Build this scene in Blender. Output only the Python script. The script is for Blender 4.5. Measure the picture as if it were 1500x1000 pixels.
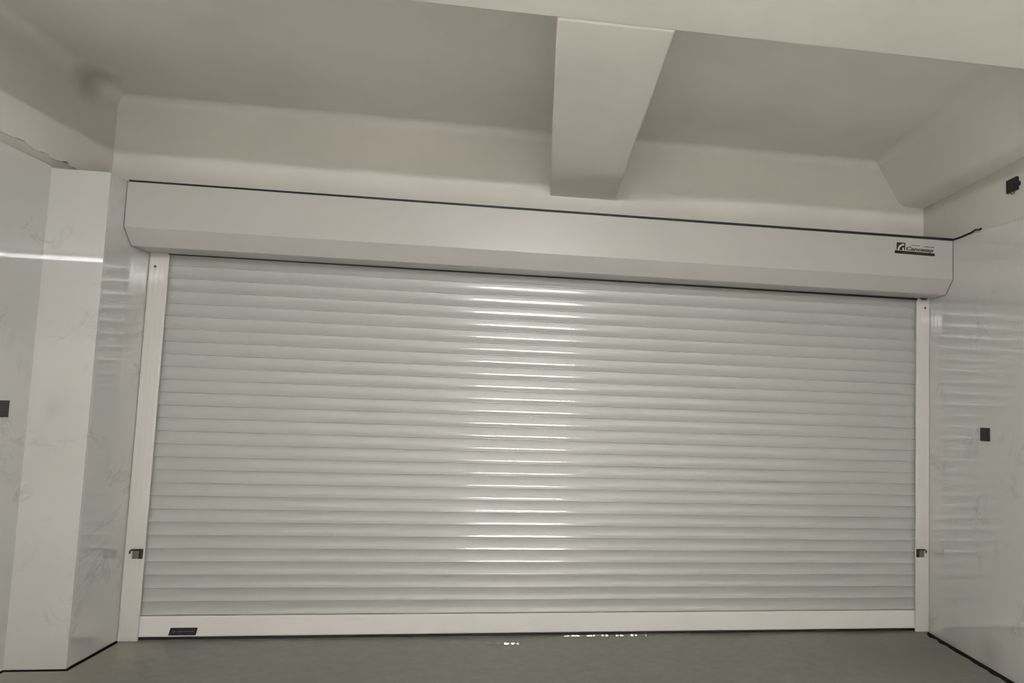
import bpy, bmesh, math, random
from mathutils import Vector, Matrix

random.seed(7)
for o in list(bpy.data.objects):
    bpy.data.objects.remove(o, do_unlink=True)
S = bpy.context.scene
C = S.collection

# ------------------------------------------------------------------ camera
CAM = dict(loc=(-0.1523, -4.3245, 1.4438), pitch=0.0707, roll=-0.0334, yaw=-0.1348,
           f=974.65, px=927.49, py=529.97)
cd = bpy.data.cameras.new('camera')
cam = bpy.data.objects.new('camera', cd)
C.objects.link(cam)
R = (Matrix.Rotation(CAM['yaw'], 3, 'Z') @ Matrix.Rotation(CAM['pitch'], 3, 'X')
     @ Matrix.Rotation(CAM['roll'], 3, 'Y'))
right, fwd, up = R.col[0], R.col[1], R.col[2]
M = Matrix((right, up, -fwd)).transposed().to_4x4()
M.translation = Vector(CAM['loc'])
cam.matrix_world = M
cd.sensor_fit = 'HORIZONTAL'
cd.sensor_width = 36.0
cd.lens = 36.0 * CAM['f'] / 1500.0
cd.shift_x = -(CAM['px'] - 750.0) / 1500.0
cd.shift_y = (CAM['py'] - 500.0) / 1500.0
cd.clip_start = 0.02
S.camera = cam

# ------------------------------------------------------------------ world and exposure
S.view_settings.view_transform = 'Standard'
S.view_settings.look = 'None'
S.view_settings.exposure = -0.06
S.view_settings.gamma = 1.0
S.view_settings.use_curve_mapping = False
W = bpy.data.worlds.new('world')
S.world = W
W.use_nodes = True
bg = W.node_tree.nodes['Background']
bg.inputs['Color'].default_value = (0.95, 0.97, 1.0, 1)
bg.inputs['Strength'].default_value = 0.65
LAMP_COL = (1.0, 0.99, 0.978, 1)
LAMP_STR = 310.0          # the fluorescent tube above the camera
LAMP_FILL = 1080.0          # unseen fill tubes added behind the camera for ambient light

# ------------------------------------------------------------------ dimensions (metres)
HW = 5.0615 / 2           # half the door width, wall to wall
XL = -HW
XR = HW
XLL = -2.824              # left side wall, nearer the camera than the marble return
YRET = -0.413             # where that return steps out
YB = 0.10                 # wall face above the door
ZM = 2.637                # top of the marble
ZSL = 3.28                # slab
ZSO = 2.856               # underside of the wide dropped soffit
YSO = -1.969              # its far edge
YN = -9.0                # near end of the garage
H = 2.2855                # underside of the shutter housing
D = 0.2682
ZT = 2.6359
ZC = 2.3757
CH = 0.0803
PITCH = 0.077
ZG = 0.14                 # top of the bottom bar

# ------------------------------------------------------------------ material helpers
def new_mat(name):
    m = bpy.data.materials.new(name)
    m.use_nodes = True
    nt = m.node_tree
    for n in list(nt.nodes):
        nt.nodes.remove(n)
    out = nt.nodes.new('ShaderNodeOutputMaterial')
    b = nt.nodes.new('ShaderNodeBsdfPrincipled')
    nt.links.new(b.outputs[0], out.inputs[0])
    return m, nt, b

def noise(nt, scale, detail=4, rough=0.55, vec=None, dist=0.0):
    n = nt.nodes.new('ShaderNodeTexNoise')
    n.inputs['Scale'].default_value = scale
    n.inputs['Detail'].default_value = detail
    n.inputs['Roughness'].default_value = rough
    n.inputs['Distortion'].default_value = dist
    if vec is not None:
        nt.links.new(vec, n.inputs['Vector'])
    return n

def ramp(nt, fac, stops):
    r = nt.nodes.new('ShaderNodeValToRGB')
    nt.links.new(fac, r.inputs['Fac'])
    e = r.color_ramp.elements
    while len(e) > 1:
        e.remove(e[-1])
    e[0].position = stops[0][0]
    e[0].color = (*stops[0][1], 1)
    for p, c in stops[1:]:
        x = e.new(p)
        x.color = (*c, 1)
    return r

def g(v):
    return (v, v, v)

def mixc(nt, fac, a, b, mode='MIX'):
    n = nt.nodes.new('ShaderNodeMix')
    n.data_type = 'RGBA'
    n.blend_type = mode
    if isinstance(fac, (int, float)):
        n.inputs[0].default_value = fac
    else:
        nt.links.new(fac, n.inputs[0])
    for i, v in ((6, a), (7, b)):
        if isinstance(v, tuple):
            n.inputs[i].default_value = (*v[:3], 1)
        else:
            nt.links.new(v, n.inputs[i])
    return n.outputs[2]

def pos(nt):
    return nt.nodes.new('ShaderNodeNewGeometry').outputs['Position']

def mapped(nt, vec, scale=(1, 1, 1), rot=(0, 0, 0), loc=(0, 0, 0)):
    n = nt.nodes.new('ShaderNodeMapping')
    n.inputs['Scale'].default_value = scale
    n.inputs['Rotation'].default_value = rot
    n.inputs['Location'].default_value = loc
    nt.links.new(vec, n.inputs['Vector'])
    return n.outputs[0]

def bump(nt, b, height, strength, dist):
    n = nt.nodes.new('ShaderNodeBump')
    n.inputs['Strength'].default_value = strength
    n.inputs['Distance'].default_value = dist
    nt.links.new(height, n.inputs['Height'])
    nt.links.new(n.outputs[0], b.inputs['Normal'])
    return n

def spot(nt, p, centre, radius, wobble=0.0):
    """1 at the centre, 0 outside the radius: for a stain with a place of its own"""
    v = nt.nodes.new('ShaderNodeVectorMath')
    v.operation = 'DISTANCE'
    nt.links.new(p, v.inputs[0])
    v.inputs[1].default_value = centre
    val = v.outputs['Value']
    if wobble:
        n = noise(nt, 9 / max(radius * 10, .4), 5, .6, p)
        a = nt.nodes.new('ShaderNodeMath')
        a.operation = 'MULTIPLY_ADD'
        nt.links.new(n.outputs['Fac'], a.inputs[0])
        a.inputs[1].default_value = wobble
        nt.links.new(val, a.inputs[2])
        val = a.outputs[0]
    r = nt.nodes.new('ShaderNodeMapRange')
    r.inputs['From Min'].default_value = radius + wobble * .5
    r.inputs['From Max'].default_value = wobble * .5
    nt.links.new(val, r.inputs['Value'])
    return r.outputs[0]

def mul(nt, a, k):
    n = nt.nodes.new('ShaderNodeMath')
    n.operation = 'MULTIPLY'
    nt.links.new(a, n.inputs[0])
    if isinstance(k, (int, float)):
        n.inputs[1].default_value = k
    else:
        nt.links.new(k, n.inputs[1])
    return n.outputs[0]

# ------------------------------------------------------------------ materials
def plaster(name, col, stains=()):
    m, nt, b = new_mat(name)
    p = pos(nt)
    n = noise(nt, 1.3, 5, .6, p)
    c = ramp(nt, n.outputs['Fac'], [(.3, tuple(x * .93 for x in col)), (.7, tuple(min(1, x * 1.04) for x in col))]).outputs[0]
    for centre, rad, wob, colr, k in stains:
        c = mixc(nt, mul(nt, spot(nt, p, centre, rad, wob), k), c, colr)
    nt.links.new(c, b.inputs['Base Color'])
    b.inputs['Roughness'].default_value = .75
    b.inputs['Specular IOR Level'].default_value = .25
    n2 = noise(nt, 26, 6, .65, p)
    bump(nt, b, n2.outputs['Fac'], .12, .01)
    return m

PL = (.755, .722, .672)
mat_plaster = plaster('white_plaster', PL, [
    ((-2.82, -.20, 3.24), .16, .10, (.30, .25, .19), .75),
    ((-2.84, -.50, 3.20), .55, .25, (.55, .51, .45), .4),
])
mat_rough_plaster = plaster('bare_grey_plaster', (.62, .595, .55))

def marble(name, base, vein, rough=.09, coat=1.0):
    m, nt, b = new_mat(name)
    p = pos(nt)
    wv = noise(nt, 2.6, 6, .62, mapped(nt, p, (1, 1, .9), (.5, .4, .3)), .8)
    v1 = ramp(nt, wv.outputs['Fac'], [(.475, g(0)), (.498, g(1)), (.505, g(1)), (.525, g(0))]).outputs[0]
    msk = noise(nt, 3.4, 3, .5, mapped(nt, p, (1, 1, 1), (0, 0, 0), (3, 1, 7)))
    mk = ramp(nt, msk.outputs['Fac'], [(.50, g(0)), (.66, g(1))]).outputs[0]
    cl = noise(nt, .9, 4, .55, mapped(nt, p, (1, 1, .7), (0, 0, 0), (9, 2, 5)))
    c = ramp(nt, cl.outputs['Fac'], [(.3, tuple(x * .93 for x in base)), (.7, tuple(x * 1.03 for x in base))]).outputs[0]
    fl = noise(nt, 15, 5, .7, mapped(nt, p, (1, 1, .8), (.3, .5, .1)))
    fk = ramp(nt, fl.outputs['Fac'], [(.60, g(0)), (.74, g(1))]).outputs[0]
    c = mixc(nt, mul(nt, mul(nt, v1, mk), .5), c, vein)
    c = mixc(nt, mul(nt, mul(nt, fk, mk), .5), c, vein)
    nt.links.new(c, b.inputs['Base Color'])
    b.inputs['Roughness'].default_value = rough
    b.inputs['IOR'].default_value = 1.5
    b.inputs['Coat Weight'].default_value = coat
    b.inputs['Coat Roughness'].default_value = rough * .6
    b.inputs['Coat IOR'].default_value = 1.75
    return m, nt, b, c, p

mat_marble, *_ = marble('white_marble', (.60, .60, .58), (.40, .395, .39), .012)
mat_marble_r, nt, b, c, p = marble('white_marble_stained', (.62, .618, .598), (.40, .395, .39), .025, .9)
c = mixc(nt, mul(nt, spot(nt, p, (XR, -.62, .07), .15, .12), .6), c, (.40, .375, .33))
c = mixc(nt, mul(nt, spot(nt, p, (XR, -.30, .02), .20, .15), .35), c, (.42, .40, .36))
nt.links.new(c, b.inputs['Base Color'])

def painted(name, col, rough, spec=.5):
    m, nt, b = new_mat(name)
    p = pos(nt)
    n = noise(nt, 3.0, 4, .5, mapped(nt, p, (1, 1, 1)))
    c = ramp(nt, n.outputs['Fac'], [(.3, tuple(x * .975 for x in col)), (.7, tuple(min(1, x * 1.01) for x in col))]).outputs[0]
    nt.links.new(c, b.inputs['Base Color'])
    b.inputs['Roughness'].default_value = rough
    b.inputs['Specular IOR Level'].default_value = spec
    return m, nt, b

mat_slat, nt, b = painted('cream_white_slat_paint', (.445, .453, .434), .30)
b.inputs['Coat Weight'].default_value = 1.0
b.inputs['Coat Roughness'].default_value = .115
mat_shutter, nt, b = painted('white_powder_coat', (.495, .48, .46), .33)
mat_bar, nt, b = painted('white_bar_paint', (.80, .79, .765), .35)
mat_rail, nt, b = painted('white_rail_paint', (.66, .65, .62), .10)
b.inputs['Coat Weight'].default_value = 1.0
b.inputs['Coat Roughness'].default_value = .05

def simple(name, col, rough=.5, metal=0.0, nscale=30, var=.1):
    m, nt, b = new_mat(name)
    n = noise(nt, nscale, 3, .5, pos(nt))
    c = ramp(nt, n.outputs['Fac'], [(.3, tuple(x * (1 - var) for x in col)), (.7, tuple(x * (1 + var) for x in col))]).outputs[0]
    nt.links.new(c, b.inputs['Base Color'])
    b.inputs['Roughness'].default_value = rough
    b.inputs['Metallic'].default_value = metal
    return m

mat_black = simple('black_plastic', (.012, .012, .011), .35)
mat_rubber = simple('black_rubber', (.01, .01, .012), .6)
mat_dark = simple('dark_cavity_concrete', (.03, .028, .025), .9)
mat_latch = simple('dull_latch_steel', (.19, .175, .145), .45, .6)
mat_latch_dark = simple('dark_latch_steel', (.022, .018, .013), .45, .3)
mat_ink = simple('black_ink', (.008, .009, .007), .4)
mat_print = simple('pale_print', (.60, .60, .55), .5)
mat_greyprint = simple('grey_print', (.06, .06, .057), .5)
mat_plate = simple('dark_nameplate', (.022, .017, .026), .35)
mat_plateprint = simple('nameplate_print', (.11, .11, .11), .5)
mat_screw = simple('screw_steel', (.08, .075, .07), .5, .5)
mat_white_plastic = simple('white_plastic', (.70, .69, .66), .4, 0, 5, .03)
mat_batten = simple('white_batten_steel', (.75, .75, .73), .4, 0, 5, .03)

m, nt, b = new_mat('polished_grey_concrete')
mat_floor = m
p = pos(nt)
n1 = noise(nt, 2.2, 7, .62, p)
n2 = noise(nt, 14, 6, .7, p)
n3 = noise(nt, 70, 3, .6, p)
c = ramp(nt, n1.outputs['Fac'], [(.3, (.185, .187, .163)), (.55, (.245, .246, .217)), (.75, (.305, .302, .268))]).outputs[0]
c = mixc(nt, .35, c, ramp(nt, n2.outputs['Fac'], [(.35, (.165, .165, .143)), (.7, (.32, .315, .28))]).outputs[0])
sp = ramp(nt, n3.outputs['Fac'], [(.68, g(0)), (.74, g(1))]).outputs[0]
c = mixc(nt, mul(nt, sp, .45), c, (.06, .058, .05))
# brown dust swept into the left corner, dark grime along the right wall
c = mixc(nt, mul(nt, spot(nt, p, (-2.75, -.28, 0), .62, .35), .9), c, (.43, .365, .295))
c = mixc(nt, mul(nt, spot(nt, p, (2.30, -.30, 0), .75, .30), .75), c, (.14, .13, .105))
nt.links.new(c, b.inputs['Base Color'])
rr = ramp(nt, n1.outputs['Fac'], [(.3, g(.30)), (.7, g(.48))]).outputs[0]
nt.links.new(rr, b.inputs['Roughness'])
b.inputs['Specular IOR Level'].default_value = .45
bump(nt, b, n2.outputs['Fac'], .10, .01)

m, nt, b = new_mat('pale_bounce_floor')
mat_bounce = m
bk = nt.nodes.new('ShaderNodeTexBrick')
bk.offset = 0.0
bk.inputs['Scale'].default_value = 1.0
bk.inputs['Brick Width'].default_value = .6
bk.inputs['Row Height'].default_value = .6
bk.inputs['Mortar Size'].default_value = .003
bk.inputs['Color1'].default_value = (.78, .77, .745, 1)
bk.inputs['Color2'].default_value = (.75, .74, .715, 1)
bk.inputs['Mortar'].default_value = (.45, .44, .42, 1)
nt.links.new(pos(nt), bk.inputs['Vector'])
nt.links.new(bk.outputs['Color'], b.inputs['Base Color'])
b.inputs['Roughness'].default_value = .45

m, nt, b = new_mat('glossy_glint_lump')
mat_glint = m
n1 = noise(nt, 5, 4, .6, pos(nt))
nt.links.new(ramp(nt, n1.outputs['Fac'], [(.3, (.12, .122, .105)), (.7, (.17, .168, .145))]).outputs[0], b.inputs['Base Color'])
b.inputs['Roughness'].default_value = .10
b.inputs['Coat Weight'].default_value = 1.0
b.inputs['Coat Roughness'].default_value = .08

def emitter(name, strength):
    m = bpy.data.materials.new(name)
    m.use_nodes = True
    nt = m.node_tree
    for n in list(nt.nodes):
        nt.nodes.remove(n)
    out = nt.nodes.new('ShaderNodeOutputMaterial')
    e = nt.nodes.new('ShaderNodeEmission')
    e.inputs['Color'].default_value = LAMP_COL
    e.inputs['Strength'].default_value = strength
    nt.links.new(e.outputs[0], out.inputs[0])
    return m
mat_tube = emitter('fluorescent_tube', LAMP_STR)
mat_tube_fill = emitter('fill_tube_emission', LAMP_FILL)

# ------------------------------------------------------------------ mesh helpers
class MB:
    def __init__(self):
        self.bm = bmesh.new()

    def box(self, a, b, mi=0):
        x0, y0, z0 = a
        x1, y1, z1 = b
        vs = [self.bm.verts.new(q) for q in ((x0, y0, z0), (x1, y0, z0), (x1, y1, z0), (x0, y1, z0),
                                             (x0, y0, z1), (x1, y0, z1), (x1, y1, z1), (x0, y1, z1))]
        for f in ((0, 3, 2, 1), (4, 5, 6, 7), (0, 1, 5, 4), (1, 2, 6, 5), (2, 3, 7, 6), (3, 0, 4, 7)):
            self.bm.faces.new([vs[i] for i in f]).material_index = mi
        return vs

    def prism(self, pts, axis, a, b, mi=0, smooth=False, closed=True, caps=True):
        """pts: 2-D outline; axis 'x': (y,z), 'z': (x,y), 'y': (x,z)"""
        def P(p, t):
            return {'x': (t, p[0], p[1]), 'y': (p[0], t, p[1]), 'z': (p[0], p[1], t)}[axis]
        A = [self.bm.verts.new(P(q, a)) for q in pts]
        B = [self.bm.verts.new(P(q, b)) for q in pts]
        n = len(pts)
        for i in range(n if closed else n - 1):
            j = (i + 1) % n
            f = self.bm.faces.new((A[i], A[j], B[j], B[i]))
            f.material_index = mi
            f.smooth = smooth
        if closed and caps:
            self.bm.faces.new(list(reversed(A))).material_index = mi
            self.bm.faces.new(B).material_index = mi

    def tube(self, pts, r, seg=10, mi=0, smooth=True, caps=True):
        rings = []
        pts = [Vector(q) for q in pts]
        for i, q in enumerate(pts):
            d = (pts[min(i + 1, len(pts) - 1)] - pts[max(i - 1, 0)]).normalized()
            ref = Vector((0, 0, 1)) if abs(d.z) < .9 else Vector((1, 0, 0))
            u = d.cross(ref).normalized()
            v = d.cross(u)
            rings.append([self.bm.verts.new(q + r * (math.cos(t) * u + math.sin(t) * v))
                          for t in [2 * math.pi * k / seg for k in range(seg)]])
        for a, b in zip(rings, rings[1:]):
            for k in range(seg):
                f = self.bm.faces.new((a[k], a[(k + 1) % seg], b[(k + 1) % seg], b[k]))
                f.smooth = smooth
                f.material_index = mi
        if caps:
            self.bm.faces.new(rings[0])
            self.bm.faces.new(rings[-1])

    def build(self, name, mats, parent=None, bevel=0.0, seg=2, normals=True, world_parent=None):
        bm = self.bm
        if normals:
            bmesh.ops.recalc_face_normals(bm, faces=bm.faces[:])
        me = bpy.data.meshes.new(name)
        bm.to_mesh(me)
        bm.free()
        for mm in (mats if isinstance(mats, (list, tuple)) else [mats]):
            me.materials.append(mm)
        o = bpy.data.objects.new(name, me)
        C.objects.link(o)
        if parent is not None:
            o.parent = parent
            base = parent
            T = Vector((0, 0, 0))
            while base is not None:
                T += base.location
                base = base.parent
            me.transform(Matrix.Translation(-T))
        if bevel:
            md = o.modifiers.new('bevel', 'BEVEL')
            md.width = bevel
            md.segments = seg
            md.limit_method = 'ANGLE'
            md.angle_limit = math.radians(40)
        return o

def soften(o):
    for f in o.data.polygons:
        f.use_smooth = True
    o.data.set_sharp_from_angle(angle=math.radians(30))

def structure(o):
    o['kind'] = 'structure'
    return o

def tag(o, label, cat, group=None):
    o['label'] = label
    o['category'] = cat
    if group:
        o['group'] = group
    return o

def empty(name, loc, label, cat, group=None):
    o = bpy.data.objects.new(name, None)
    C.objects.link(o)
    o.location = loc
    o.empty_display_size = .1
    return tag(o, label, cat, group)

# ------------------------------------------------------------------ the setting
GR = 0.058   # open joint between floor slab and right wall
GL = 0.016
mb = MB()
YT = -3.4    # unseen pale floor starts here, added to bounce light; bare concrete before it
rj = random.Random(5)
outl = [(XLL + GL, YT)] + [(XR - GR + rj.uniform(-.008, .012), YT + (-.05 - YT) * i / 60) for i in range(61)] + [(XR - .012, .0), (XR - .01, .6), (XL + .01, .6), (XL + .01, -.012), (XL + GL, -.012),
        (XL + GL, YRET - GL), (XLL + GL, YRET - GL)]
mb.prism(outl, 'z', -.05, 0.0, 0)
mb.box((XLL + GL, YN, -.05), (XR - GR, YT - .003, 0.0), 2)
mb.box((-3.3, YN - .3, -.12), (3.0, .7, -.055), 1)
floor = structure(mb.build('floor', [mat_floor, mat_dark, mat_bounce]))
# glossy lumps added along the sill, shaped to make lamp glints
def bead(x0, x1, y, r, h, yaw=0.0):
    mb = MB()
    n, mseg = max(12, int((x1 - x0) / .008)), 8
    rows = []
    for i in range(n + 1):
        t = i / n
        w = min(1.0, 6 * t, 6 * (1 - t)) * (.8 + .2 * math.sin(19 * t + x0 * 7))
        x = x0 + (x1 - x0) * t
        yy = y + yaw * (t - .5) + .0015 * math.sin(2 * math.pi * x / .09) + .0005 * math.sin(2 * math.pi * x / .031)
        prof = [(-.5, 0), (-.44, .10), (-.02, .94), (.06, 1), (.3, .95), (.5, 0)]
        rows.append([mb.bm.verts.new((x, yy + r * w * a, -.0005 + h * w * q)) for a, q in prof])
    for a, b_ in zip(rows, rows[1:]):
        for k in range(len(a) - 1):
            mb.bm.faces.new((a[k], a[k + 1], b_[k + 1], b_[k]))
    bmesh.ops.remove_doubles(mb.bm, verts=mb.bm.verts[:], dist=1e-6)
    return mb.build('glint_bead', mat_glint, floor)
for q in ((.02, .66, -.006, .012, .0116, -.012), (-.42, -.22, -.125, .010, .0097, .004)):
    o = bead(*q)
    o.name = 'glint_lump'

mb = MB()
mb.box((-3.3, -1.0e-3 + YN - .2, ZSL), (3.0, .4, ZSL + .2))
structure(mb.build('ceiling', mat_plaster))

# wide dropped soffit over the garage
mb = MB()
mb.box((-3.2, YN - .2, ZSO), (3.0, YSO, ZSL + .01))
structure(mb.build('trim_1', mat_plaster, bevel=.012, seg=3))
# beam running from the soffit to the door wall
mb = MB()
mb.box((-.156, YSO - .0, ZSO), (.285, YB + .02, ZSL + .01))
structure(mb.build('trim_2', mat_plaster, bevel=.010, seg=3))
# beam along the right wall, plastered with soft coves
def fillet(c, r, a0, a1, n=8):
    return [(c[0] + r * math.cos(math.radians(a0 + (a1 - a0) * i / n)), c[1] + r * math.sin(math.radians(a0 + (a1 - a0) * i / n))) for i in range(n + 1)]
mb = MB()
pr = [(2.75, ZSL + .01), (2.10, ZSL + .01), (2.10, ZSL - .0005)]
pr += fillet((2.12, 3.18), .10, 88, 25, 8)
pr += fillet((2.425, 3.075), .107, 205, 268, 8)
pr += [(2.75, 2.968)]
mb.prism(pr, 'y', YSO, YB + .02, smooth=False)
o = mb.build('trim_3', mat_plaster)
soften(o)
structure(o)
# soft cove where the slab meets the left wall and the wall over the door
mb = MB()
r = .07
pr = [(XLL - .05, ZSL + .01), (XLL - .05, ZSL - r - .02), (XLL - .0145, ZSL - r - .02)] + [(x, z) for x, z in fillet((XLL - .0135 + r, ZSL - .0005 - r), r, 180, 90, 10)] + [(XLL + r + .03, ZSL + .01)]
mb.prism(pr, 'y', YSO, YB + .02)
o = mb.build('trim_7', mat_plaster)
soften(o)
structure(o)
mb = MB()
r = .05
pr = [(YB + .02, ZSL + .01), (YB + .02, ZSL - r - .02), (YB - .0006, ZSL - r - .02)] + fillet((YB - .0006 - r, ZSL - .0006 - r), r, 0, 90, 6) + [(YB - r - .03, ZSL + .01)]
mb.prism(pr, 'x', XLL - .01, 2.3)
o = mb.build('trim_8', mat_plaster)
soften(o)
structure(o)

# wall over the door
mb = MB()
mb.box((-3.2, YB, 2.655), (3.0, YB + .25, ZSL + .05), 0)
mb.box((-3.2, YB + .06, -.05), (3.0, YB + .25, 2.655), 1)
structure(mb.build('wall_far', [mat_plaster, mat_dark]))
# unseen beam added behind the camera to hide the fill tubes from the door
mb = MB()
mb.box((-3.2, -5.92, 2.10), (3.0, -5.66, ZSO + .01))
structure(mb.build('fill_baffle', mat_plaster, bevel=.01))

# left wall: plaster above, marble side, facing strip and return below
mb = MB()
rq = random.Random(11)
low = [(YB + .02 - (1.7 + .02) * i / 70, 2.706 + rq.uniform(-.008, .008) + .006 * math.sin(i * .9)) for i in range(71)]
mb.prism([(YB + .02, ZSL + .05)] + low + [(YN - .2, 2.706), (YN - .2, ZSL + .05)], 'x', -3.2, XLL - .014, 0)
mb.box((-3.2, YN - .2, 2.60), (XLL - .024, YB + .02, 2.71), 2)
mb.box((-3.2, YN - .2, -.08), (XLL - .026, YB + .02, 2.62), 1)
mb.box((XLL - .05, YRET + .02, -.08), (XL - .03, YB + .05, ZM - .03), 1)
wl = structure(mb.build('wall_left', [mat_plaster, mat_dark, mat_rough_plaster]))
mb = MB()
mb.box((XLL - .018, YN - .1, .004), (XLL, YRET + .016, ZM + .01), 0)     # side
mb.box((XLL - .016, YRET, .004), (XL, YRET + .018, ZM), 0)                # facing strip
mb.box((XL - .018, YRET + .018, .006), (XL, YB, ZM), 0)                   # return beside the rail
structure(mb.build('trim_5', mat_marble, bevel=.0012, seg=1))

# right wall
mb = MB()
mb.box((XR + .010, YN - .2, 2.60), (3.0, YB + .02, ZSL + .05), 0)
mb.box((XR + .022, YN - .2, -.08), (3.0, YB + .02, 2.62), 1)
structure(mb.build('wall_right', [mat_rough_plaster, mat_dark]))
mb = MB()
n = 40
# marble cladding with a slightly uneven cut along its top
top = []
for i in range(n + 1):
    y = YB - .0 + (-4.6 - YB) * i / n
    top.append((y, ZM + .004 * math.sin(3.1 * y) + (.0 if y > -.5 else -.035 * min(1, (-.5 - y) / .5))))
pts = [(YB, -.006)] + top + [(-4.6, -.006)]
mb.prism(pts, 'x', XR, XR + .018, 0)
mb.box((XR, YN, -.006), (XR + .018, -4.602, ZM - .03), 0)
structure(mb.build('trim_6', mat_marble_r))

mb = MB()
mb.box((-3.2, YN - .3, -.05), (3.0, YN, ZSL))
structure(mb.build('wall_near', mat_plaster))

# ------------------------------------------------------------------ roller shutter
root = empty('roller_shutter', (0, 0, 0),
             'wide closed white roller shutter door with box housing between two marble walls', 'roller shutter')

# curtain: one profile swept over the full width
def slat_profile():
    """(outward offset, height share) over one slat: narrow slit, short lip, then a shallow hollow"""
    prof = [(.055, 14), (.085, 0), (.10, -14), (.12, -21.2), (.155, -21.2), (.25, -17), (.33, -12), (.58, -1.5), (.70, 0), (.80, 3), (.90, 7), (1.0, 10)]
    def tilt(s):
        for (a, ta), (b_, tb) in zip(prof, prof[1:]):
            if a <= s <= b_:
                return ta + (tb - ta) * (s - a) / (b_ - a)
        return prof[0][1]
    N = 44
    s0 = .055
    ss = [s0 + (1 - s0) * i / N for i in range(N + 1)]
    o = 0.0
    out = [(0.0, s0)]
    for i in range(N):
        o += math.tan(math.radians(tilt((ss[i] + ss[i + 1]) / 2))) * PITCH * (ss[i + 1] - ss[i])
        out.append((o, ss[i + 1]))
    return out
SP = slat_profile()
END = SP[-1][0]
crest = max(q[0] for q in SP)
mb = MB()
YC = .020
NS = 30
pts = []
for k in range(NS):
    z0 = ZG + k * PITCH
    if k:
        pts += [(YC + crest - END + .0012, z0 + .0003), (YC + crest - END + .0012, z0 + .0008), (YC + crest - END * .5, z0 + .0022)]
    pts += [(YC + crest - o, z0 + s * PITCH) for o, s in SP]
cx0, cx1 = XL + .070, XR - .062
mb.prism(pts, 'x', cx0, cx1, 0, smooth=True, closed=False)
back = [(YC + .018, ZG), (YC + .018, ZG + NS * PITCH)]
mb.prism(back, 'x', cx0, cx1, 0, closed=False)
curtain = mb.build('curtain', mat_slat, root, normals=False)

mb = MB()
mb.prism([(.014, .024), (.022, .018), (.040, .018), (.040, .140), (.016, .140), (.014, .138)], 'x', cx0, cx1)
bar = mb.build('bottom_bar', mat_bar, root, bevel=.0015)
bar['label'] = 'plain flat white bottom bar'
mb = MB()
mb.prism([(.028, .0185), (.027, .001), (.038, .001), (.039, .0185)], 'x', cx0 + .03, cx1 - .03)
seal = mb.build('rubber_seal', mat_rubber, bar)
seal['label'] = 'black rubber seal strip'

# nameplate on the bottom bar
def quad_prism(mb, q, y0, y1, mi=0):
    mb.prism(q, 'y', y0, y1, mi)
mb = MB()
quad_prism(mb, [(-2.262, .030), (-2.112, .030), (-2.104, .073), (-2.252, .073)], .0105, .0145)
plate = mb.build('nameplate', mat_plate, bar, bevel=.001)
plate['label'] = 'dark plate with faint grey lettering'
mb = MB()
x = -2.238
for w_, h_ in ((.010, .010), (.004, .004), (.006, .003), (.007, .005), (.009, .006), (.006, .005), (.009, .004), (.008, .006), (.010, .005), (.007, .006), (.012, .005), (.006, .007)):
    mb.box((x, .0097, .052 - h_ / 2), (x + w_, .0108, .052 + h_ / 2))
    x += w_ + .0022
lt = mb.build('plate_lettering', mat_plateprint, plate)

# guide rails: C channels, three shallow flutes in the face
def rail(x_out, x_in, name):
    s = 1 if x_in > x_out else -1
    w = abs(x_in - x_out)
    face = []
    N = 36
    for i in range(N + 1):
        t = i / N
        rib = 0.0003 * (0.5 - 0.5 * math.cos(2 * math.pi * t * 4))
        e = min(t, 1 - t) * w
        rnd = .004 * (1 - min(1, e / .005)) ** 2
        face.append((x_out + s * w * t, -rib + rnd))
    outer = face + [(x_in, .010), (x_in - s * .012, .010), (x_in - s * .012, .0065)]
    inner = [(x_out + s * .004, .0065), (x_out + s * .004, .060), (x_in, .060), (x_in, .066), (x_out, .066)]
    mb = MB()
    mb.prism(outer + inner, 'z', 0.002, H + .06, 0)
    for f in mb.bm.faces:
        f.smooth = False
    o = mb.build(name, mat_rail, root)
    return o
railL = rail(XL + .001, XL + .110, 'guide_rail')
railR = rail(XR - .001, XR - .100, 'guide_rail')
railL['label'] = 'left white guide rail'
railR['label'] = 'right white guide rail'

def screw(x, z, r, par):
    mb = MB()
    mb.tube([(x, -.004, z), (x, .002, z)], r, 12)
    return mb.build('screw', mat_screw, par)
screw(-2.493, 2.206, .0075, railL)
screw(2.494, 2.222, .0075, railR)

def latch(xi, xo, z, par):
    """slide latch: plate, dark bolt on the door side, hooked pull on the wall side"""
    s = 1 if xo > xi else -1
    L = abs(xo - xi)
    mb = MB()
    mb.box((min(xi + s * .014, xi + s * .056), -.007, z - .027), (max(xi + s * .014, xi + s * .056), -.001, z + .024))
    pl = mb.build('latch', mat_latch, par, bevel=.002)
    pl['label'] = 'small grey sliding latch with dark hooked bolt'
    mb = MB()
    mb.box((min(xi, xi + s * .015), -.016, z - .026), (max(xi, xi + s * .015), -.0005, z + .028))
    b1 = mb.build('latch_bolt', mat_latch_dark, par, bevel=.002)
    mb = MB()
    pts = [(xi + s * .004, -.013, z + .026)]
    for i in range(9):
        t = i / 8
        pts.append((xi + s * (.016 + .036 * t), -.013, z + .026))
    for i in range(1, 9):
        a = math.pi / 2 * i / 8
        pts.append((xi + s * (.052 + .014 * math.sin(a)), -.013, z + .026 - .014 * (1 - math.cos(a))))
    pts.append((xi + s * .066, -.013, z + .004))
    mb.tube(pts, .0042, 10)
    h = mb.build('latch_hook', mat_latch_dark, par)
latch(XL + .104, XL + .03, .502, railL)
latch(XR - .098, XR - .03, .526, railR)

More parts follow.
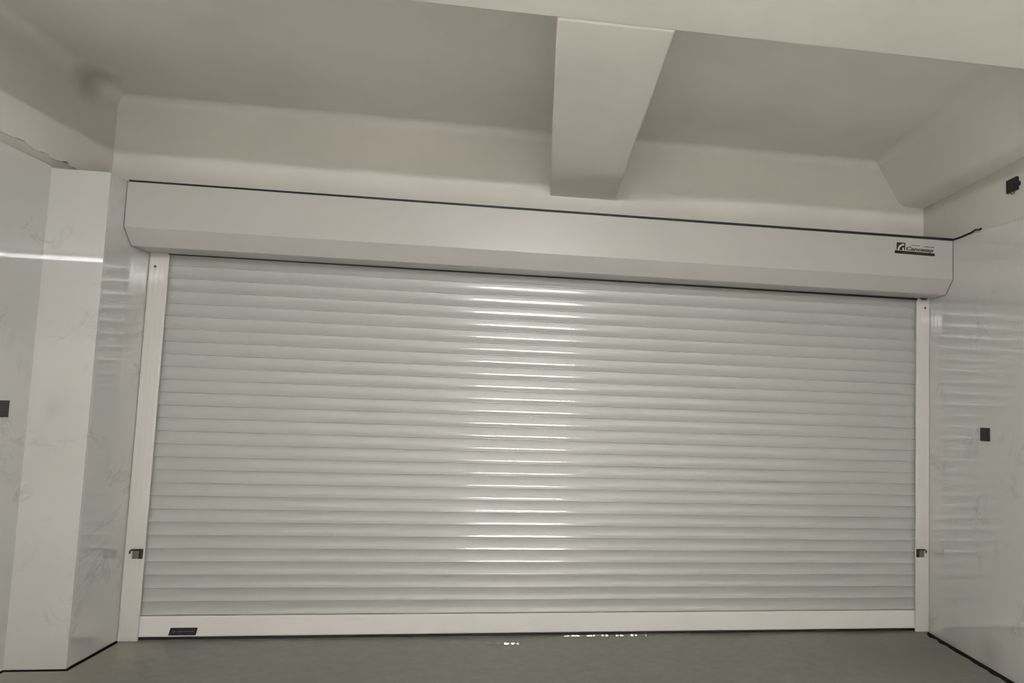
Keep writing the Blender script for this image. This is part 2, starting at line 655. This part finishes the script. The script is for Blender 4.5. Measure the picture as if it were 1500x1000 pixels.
# housing: bent sheet, open slot at the back of its underside
mb = MB()
t = .003
prof = [(-D, ZT), (-D, ZC), (-D + CH, H), (-.014, H), (-.014, H + .014), (-.017, H + .014), (-.017, H + t),
        (-D + CH + t * .4, H + t), (-D + t, ZC + t * .4), (-D + t, ZT - t), (YB - .01, ZT - t), (YB - .01, ZT)]
mb.prism(prof, 'x', XL + .003, XR - .003)
housing = mb.build('housing', mat_shutter, root, bevel=.0025, seg=2)
housing['label'] = 'long white box housing with sloped lower front edge'
for x0, x1 in ((XL + .0005, XL + .0045), (XR - .0045, XR - .0005)):
    mb = MB()
    e = .0025
    mb.prism([(-D - e, ZT + e), (-D - e, ZC - e * .4), (-D + CH - e * .4, H - e), (-.004, H - e), (-.004, H + .075), (YB - .006, H + .075), (YB - .006, ZT + e)], 'x', x0, x1)
    mb.build('end_cap', simple('grey_end_cap', (.22, .21, .20), .5), housing)
# small roller guide under the right end
mb = MB()
mb.tube([(2.452, -.028, H - .004), (2.484, -.028, H - .004)], .011, 16)
mb.box((2.440, -.032, H - .004), (2.496, -.018, H + .004))
mb.build('guide_roller', mat_screw, housing)

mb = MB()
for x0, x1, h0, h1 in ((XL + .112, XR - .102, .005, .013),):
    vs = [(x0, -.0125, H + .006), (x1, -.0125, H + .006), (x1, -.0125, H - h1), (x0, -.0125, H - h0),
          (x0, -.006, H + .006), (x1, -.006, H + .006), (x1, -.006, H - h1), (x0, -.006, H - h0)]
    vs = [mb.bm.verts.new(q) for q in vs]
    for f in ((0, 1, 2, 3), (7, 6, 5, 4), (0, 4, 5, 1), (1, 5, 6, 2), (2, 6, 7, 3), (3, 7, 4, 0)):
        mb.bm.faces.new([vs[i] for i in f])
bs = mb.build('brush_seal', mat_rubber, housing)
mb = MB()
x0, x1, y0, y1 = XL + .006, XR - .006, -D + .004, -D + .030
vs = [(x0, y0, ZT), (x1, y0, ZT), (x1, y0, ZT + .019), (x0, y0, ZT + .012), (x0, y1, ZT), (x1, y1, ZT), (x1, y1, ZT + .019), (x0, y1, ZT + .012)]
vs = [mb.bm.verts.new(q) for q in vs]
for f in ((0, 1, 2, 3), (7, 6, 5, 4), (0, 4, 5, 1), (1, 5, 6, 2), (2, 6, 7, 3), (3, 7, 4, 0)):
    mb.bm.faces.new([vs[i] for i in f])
ts = mb.build('shadow_gap_strip', mat_rubber, housing)  # black strip added in place of the shadow gap above the housing
ts['label'] = 'black strip along the top edge standing in for a shadow gap'
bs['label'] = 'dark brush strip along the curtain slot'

# maker's sticker on the housing, right end
YF = -D
def on_face(u, v):
    return (2.113 + u, 2.527 + v)
st_w, st_h = .284, .078
mb = MB()
def fq(mb, q, k, mi=0):
    mb.prism([on_face(*a) for a in q], 'y', YF - .0008 * k - .0012, YF - .0008 * k + .0006 if k == 0 else YF - .0008 * k - .0004, mi)
fq(mb, [(-.004, -.006), (.290, -.012), (.290, .066), (-.004, .080)], 0)
sticker = mb.build('sticker', mat_shutter, housing)
sticker['label'] = 'white sticker with black square emblem and lettering'
mb = MB()
fq(mb, [(0, 0), (.284, -.004), (.285, .015), (.001, .020)], 1)
# emblem: black square with a pale curved hook
fq(mb, [(.012, .0225), (.072, .022), (.076, .073), (.014, .074)], 1)
mb.build('emblem', mat_ink, sticker)
mb = MB()
ctr = (.066, .022)
arc_o, arc_i = [], []
for i in range(13):
    a = math.radians(90 + 90 * i / 12)
    arc_o.append((ctr[0] + .046 * math.cos(a), ctr[1] + .044 * math.sin(a)))
    arc_i.append((ctr[0] + .034 * math.cos(a), ctr[1] + .033 * math.sin(a)))
for i in range(12):
    fq(mb, [arc_o[i], arc_o[i + 1], arc_i[i + 1], arc_i[i]], 2)
fq(mb, [(.054, .022), (.064, .022), (.065, .040), (.055, .040)], 2)
mb.build('emblem_hook', mat_print, sticker)

def text_mesh(body, name, size, mat, par, origin, width, shear=0.0, y=YF - .0022, bold=.0, tilt=0.0):
    cu = bpy.data.curves.new(name, 'FONT')
    cu.body = body
    cu.size = size
    cu.shear = shear
    cu.offset = bold
    cu.extrude = .0002
    cu.resolution_u = 3
    tmp = bpy.data.objects.new(name, cu)
    C.objects.link(tmp)
    bpy.context.view_layer.update()
    me = bpy.data.meshes.new_from_object(tmp.evaluated_get(bpy.context.evaluated_depsgraph_get()))
    bpy.data.objects.remove(tmp, do_unlink=True)
    xs = [v.co.x for v in me.vertices]
    k = width / (max(xs) - min(xs))
    x0 = min(xs)
    for v in me.vertices:
        xx, yy, zz = v.co
        X = (xx - x0) * k
        v.co = (origin[0] + X, y - zz, origin[1] + yy + X * tilt)
    me.materials.append(mat)
    o = bpy.data.objects.new(name, me)
    C.objects.link(o)
    o.parent = par
    return o
text_mesh('Cancesap', 'lettering', .034, mat_greyprint, sticker, on_face(.080, .025), .196, .25, bold=.0014, tilt=-.012)
mb = MB()
def dashes(mb, u0, u1, v, h, k, seed, tilt=-.012):
    rnd = random.Random(seed)
    u = u0
    while u < u1:
        w_ = rnd.uniform(.004, .009)
        hh = h * rnd.uniform(.6, 1)
        vv = v + (u - u0) * tilt
        fq(mb, [(u, vv), (u + w_, vv), (u + w_, vv + hh), (u, vv + hh)], k)
        u += w_ + .0022
dashes(mb, .118, .168, .0575, .0065, 1, 3)
mb.build('small_print', mat_greyprint, sticker)
mb = MB()
dashes(mb, .204, .276, .0535, .0075, 1, 4)
mb.build('small_print', mat_greyprint, sticker)
mb = MB()
dashes(mb, .05, .235, .0065, .0055, 2, 5)
mb.build('strip_print', mat_greyprint, sticker)

# ------------------------------------------------------------------ things on the walls
def wall_box(name, label, cat, side, xw, y0, y1, z0, z1, depth=.012, group=None, ear=False):
    """small black electrical plate on a side wall; side +1 = wall on the right"""
    ym, zm = (y0 + y1) / 2, (z0 + z1) / 2
    r = empty(name, (xw, ym, zm), label, cat, group)
    s = -side
    mb = MB()
    xa, xb = sorted((xw + s * .0005, xw + s * depth * .6))
    mb.box((xa, y0, z0), (xb, y1, z1))
    mb.build('plate', mat_black, r, bevel=.003, seg=3)
    mb = MB()
    xa, xb = sorted((xw + s * depth * .55, xw + s * depth))
    mb.box((xa, y0 + .013, z0 + .012), (xb, y1 - .013, z1 - .012))
    mb.build('insert', simple('insert_black', (.022, .021, .019), .4), r, bevel=.002)
    return r
sock = wall_box('wall_socket', 'black square socket plate at mid height on the right marble wall', 'socket', 1, XR, -.632, -.545, 1.321, 1.402)
mb = MB()
mb.tube([(XR - .004, -.522, 1.392), (XR - .012, -.508, 1.388), (XR - .012, -.505, 1.366), (XR - .012, -.508, 1.345), (XR - .004, -.520, 1.335)], .004, 8)
clip = mb.build('cable_clip', mat_white_plastic)
tag(clip, 'small white plastic clip beside the black socket on the right marble wall', 'clip')

jb = empty('junction_box', (XR + .010, -.835, 2.828), 'black junction box high on the bare plaster above the right marble', 'junction box')
mb = MB()
mb.box((XR - .008, -.880, 2.788), (XR + .0098, -.790, 2.868))
mb.build('cover', mat_black, jb, bevel=.004)
mb = MB()
mb.tube([(XR + .001, -.880, 2.822), (XR + .001, -.892, 2.822)], .014, 14)
mb.build('cable_gland', mat_black, jb)
mb = MB()
mb.tube([(XR + .004, -.82, 2.789), (XR + .001, -.825, 2.778), (XR + .001, -.845, 2.776), (XR + .004, -.852, 2.787)], .0025, 8)
mb.build('wire_loop', mat_greyprint, jb)

wall_box('light_switch', 'black ribbed switch plate on the left marble wall at picture edge', 'switch', -1, XLL, -.640, -.548, 1.298, 1.383)

# dark wire lying over the edge of the right marble
mb = MB()
base = [(-.262, ZT + .010), (-.30, ZT + .006), (-.36, ZT + .004), (-.42, ZT + .006), (-.46, ZT + .006), (-.492, ZT + .012), (-.51, ZT + .014), (-.53, ZT + .006), (-.545, ZT + .004), (-.56, ZT + .006)]
mb.tube([(XR - .004, y, z) for y, z in base], .0058, 10)
wire = mb.build('wire', mat_rubber)
tag(wire, 'short black wire along the top of the right marble from the housing corner', 'wire')

# ------------------------------------------------------------------ lamp above the camera, added fill tubes behind it
def batten(x, y, mat, label, group):
    r = empty('tube_lamp', (x, y, ZSO), label, 'lamp', group)
    mb = MB()
    mb.box((x - .63, y - .03, ZSO - .036), (x + .63, y + .03, ZSO - .0005))
    mb.build('housing', mat_batten, r, bevel=.004)
    mb = MB()
    mb.tube([(x - .60, y, ZSO - .062), (x + .60, y, ZSO - .062)], .019 if mat is mat_tube else .013, 16)
    mb.build('tube', mat, r)
    for s in (-1, 1):
        mb = MB()
        mb.box((x + s * .600 - .012, y - .016, ZSO - .080), (x + s * .600 + .012, y + .016, ZSO - .035))
        mb.build('lamp_holder', mat_white_plastic, r, bevel=.003)
    return r
batten(-.375, -4.0, mat_tube, 'lit tube lamp on the ceiling above the camera', None)
batten(-1.35, -7.4, mat_tube_fill, 'added fill tube beyond the added beam, on the side of the switch wall', None)
batten(1.05, -7.4, mat_tube_fill, 'added fill tube beyond the added beam, on the side of the socket wall', None)
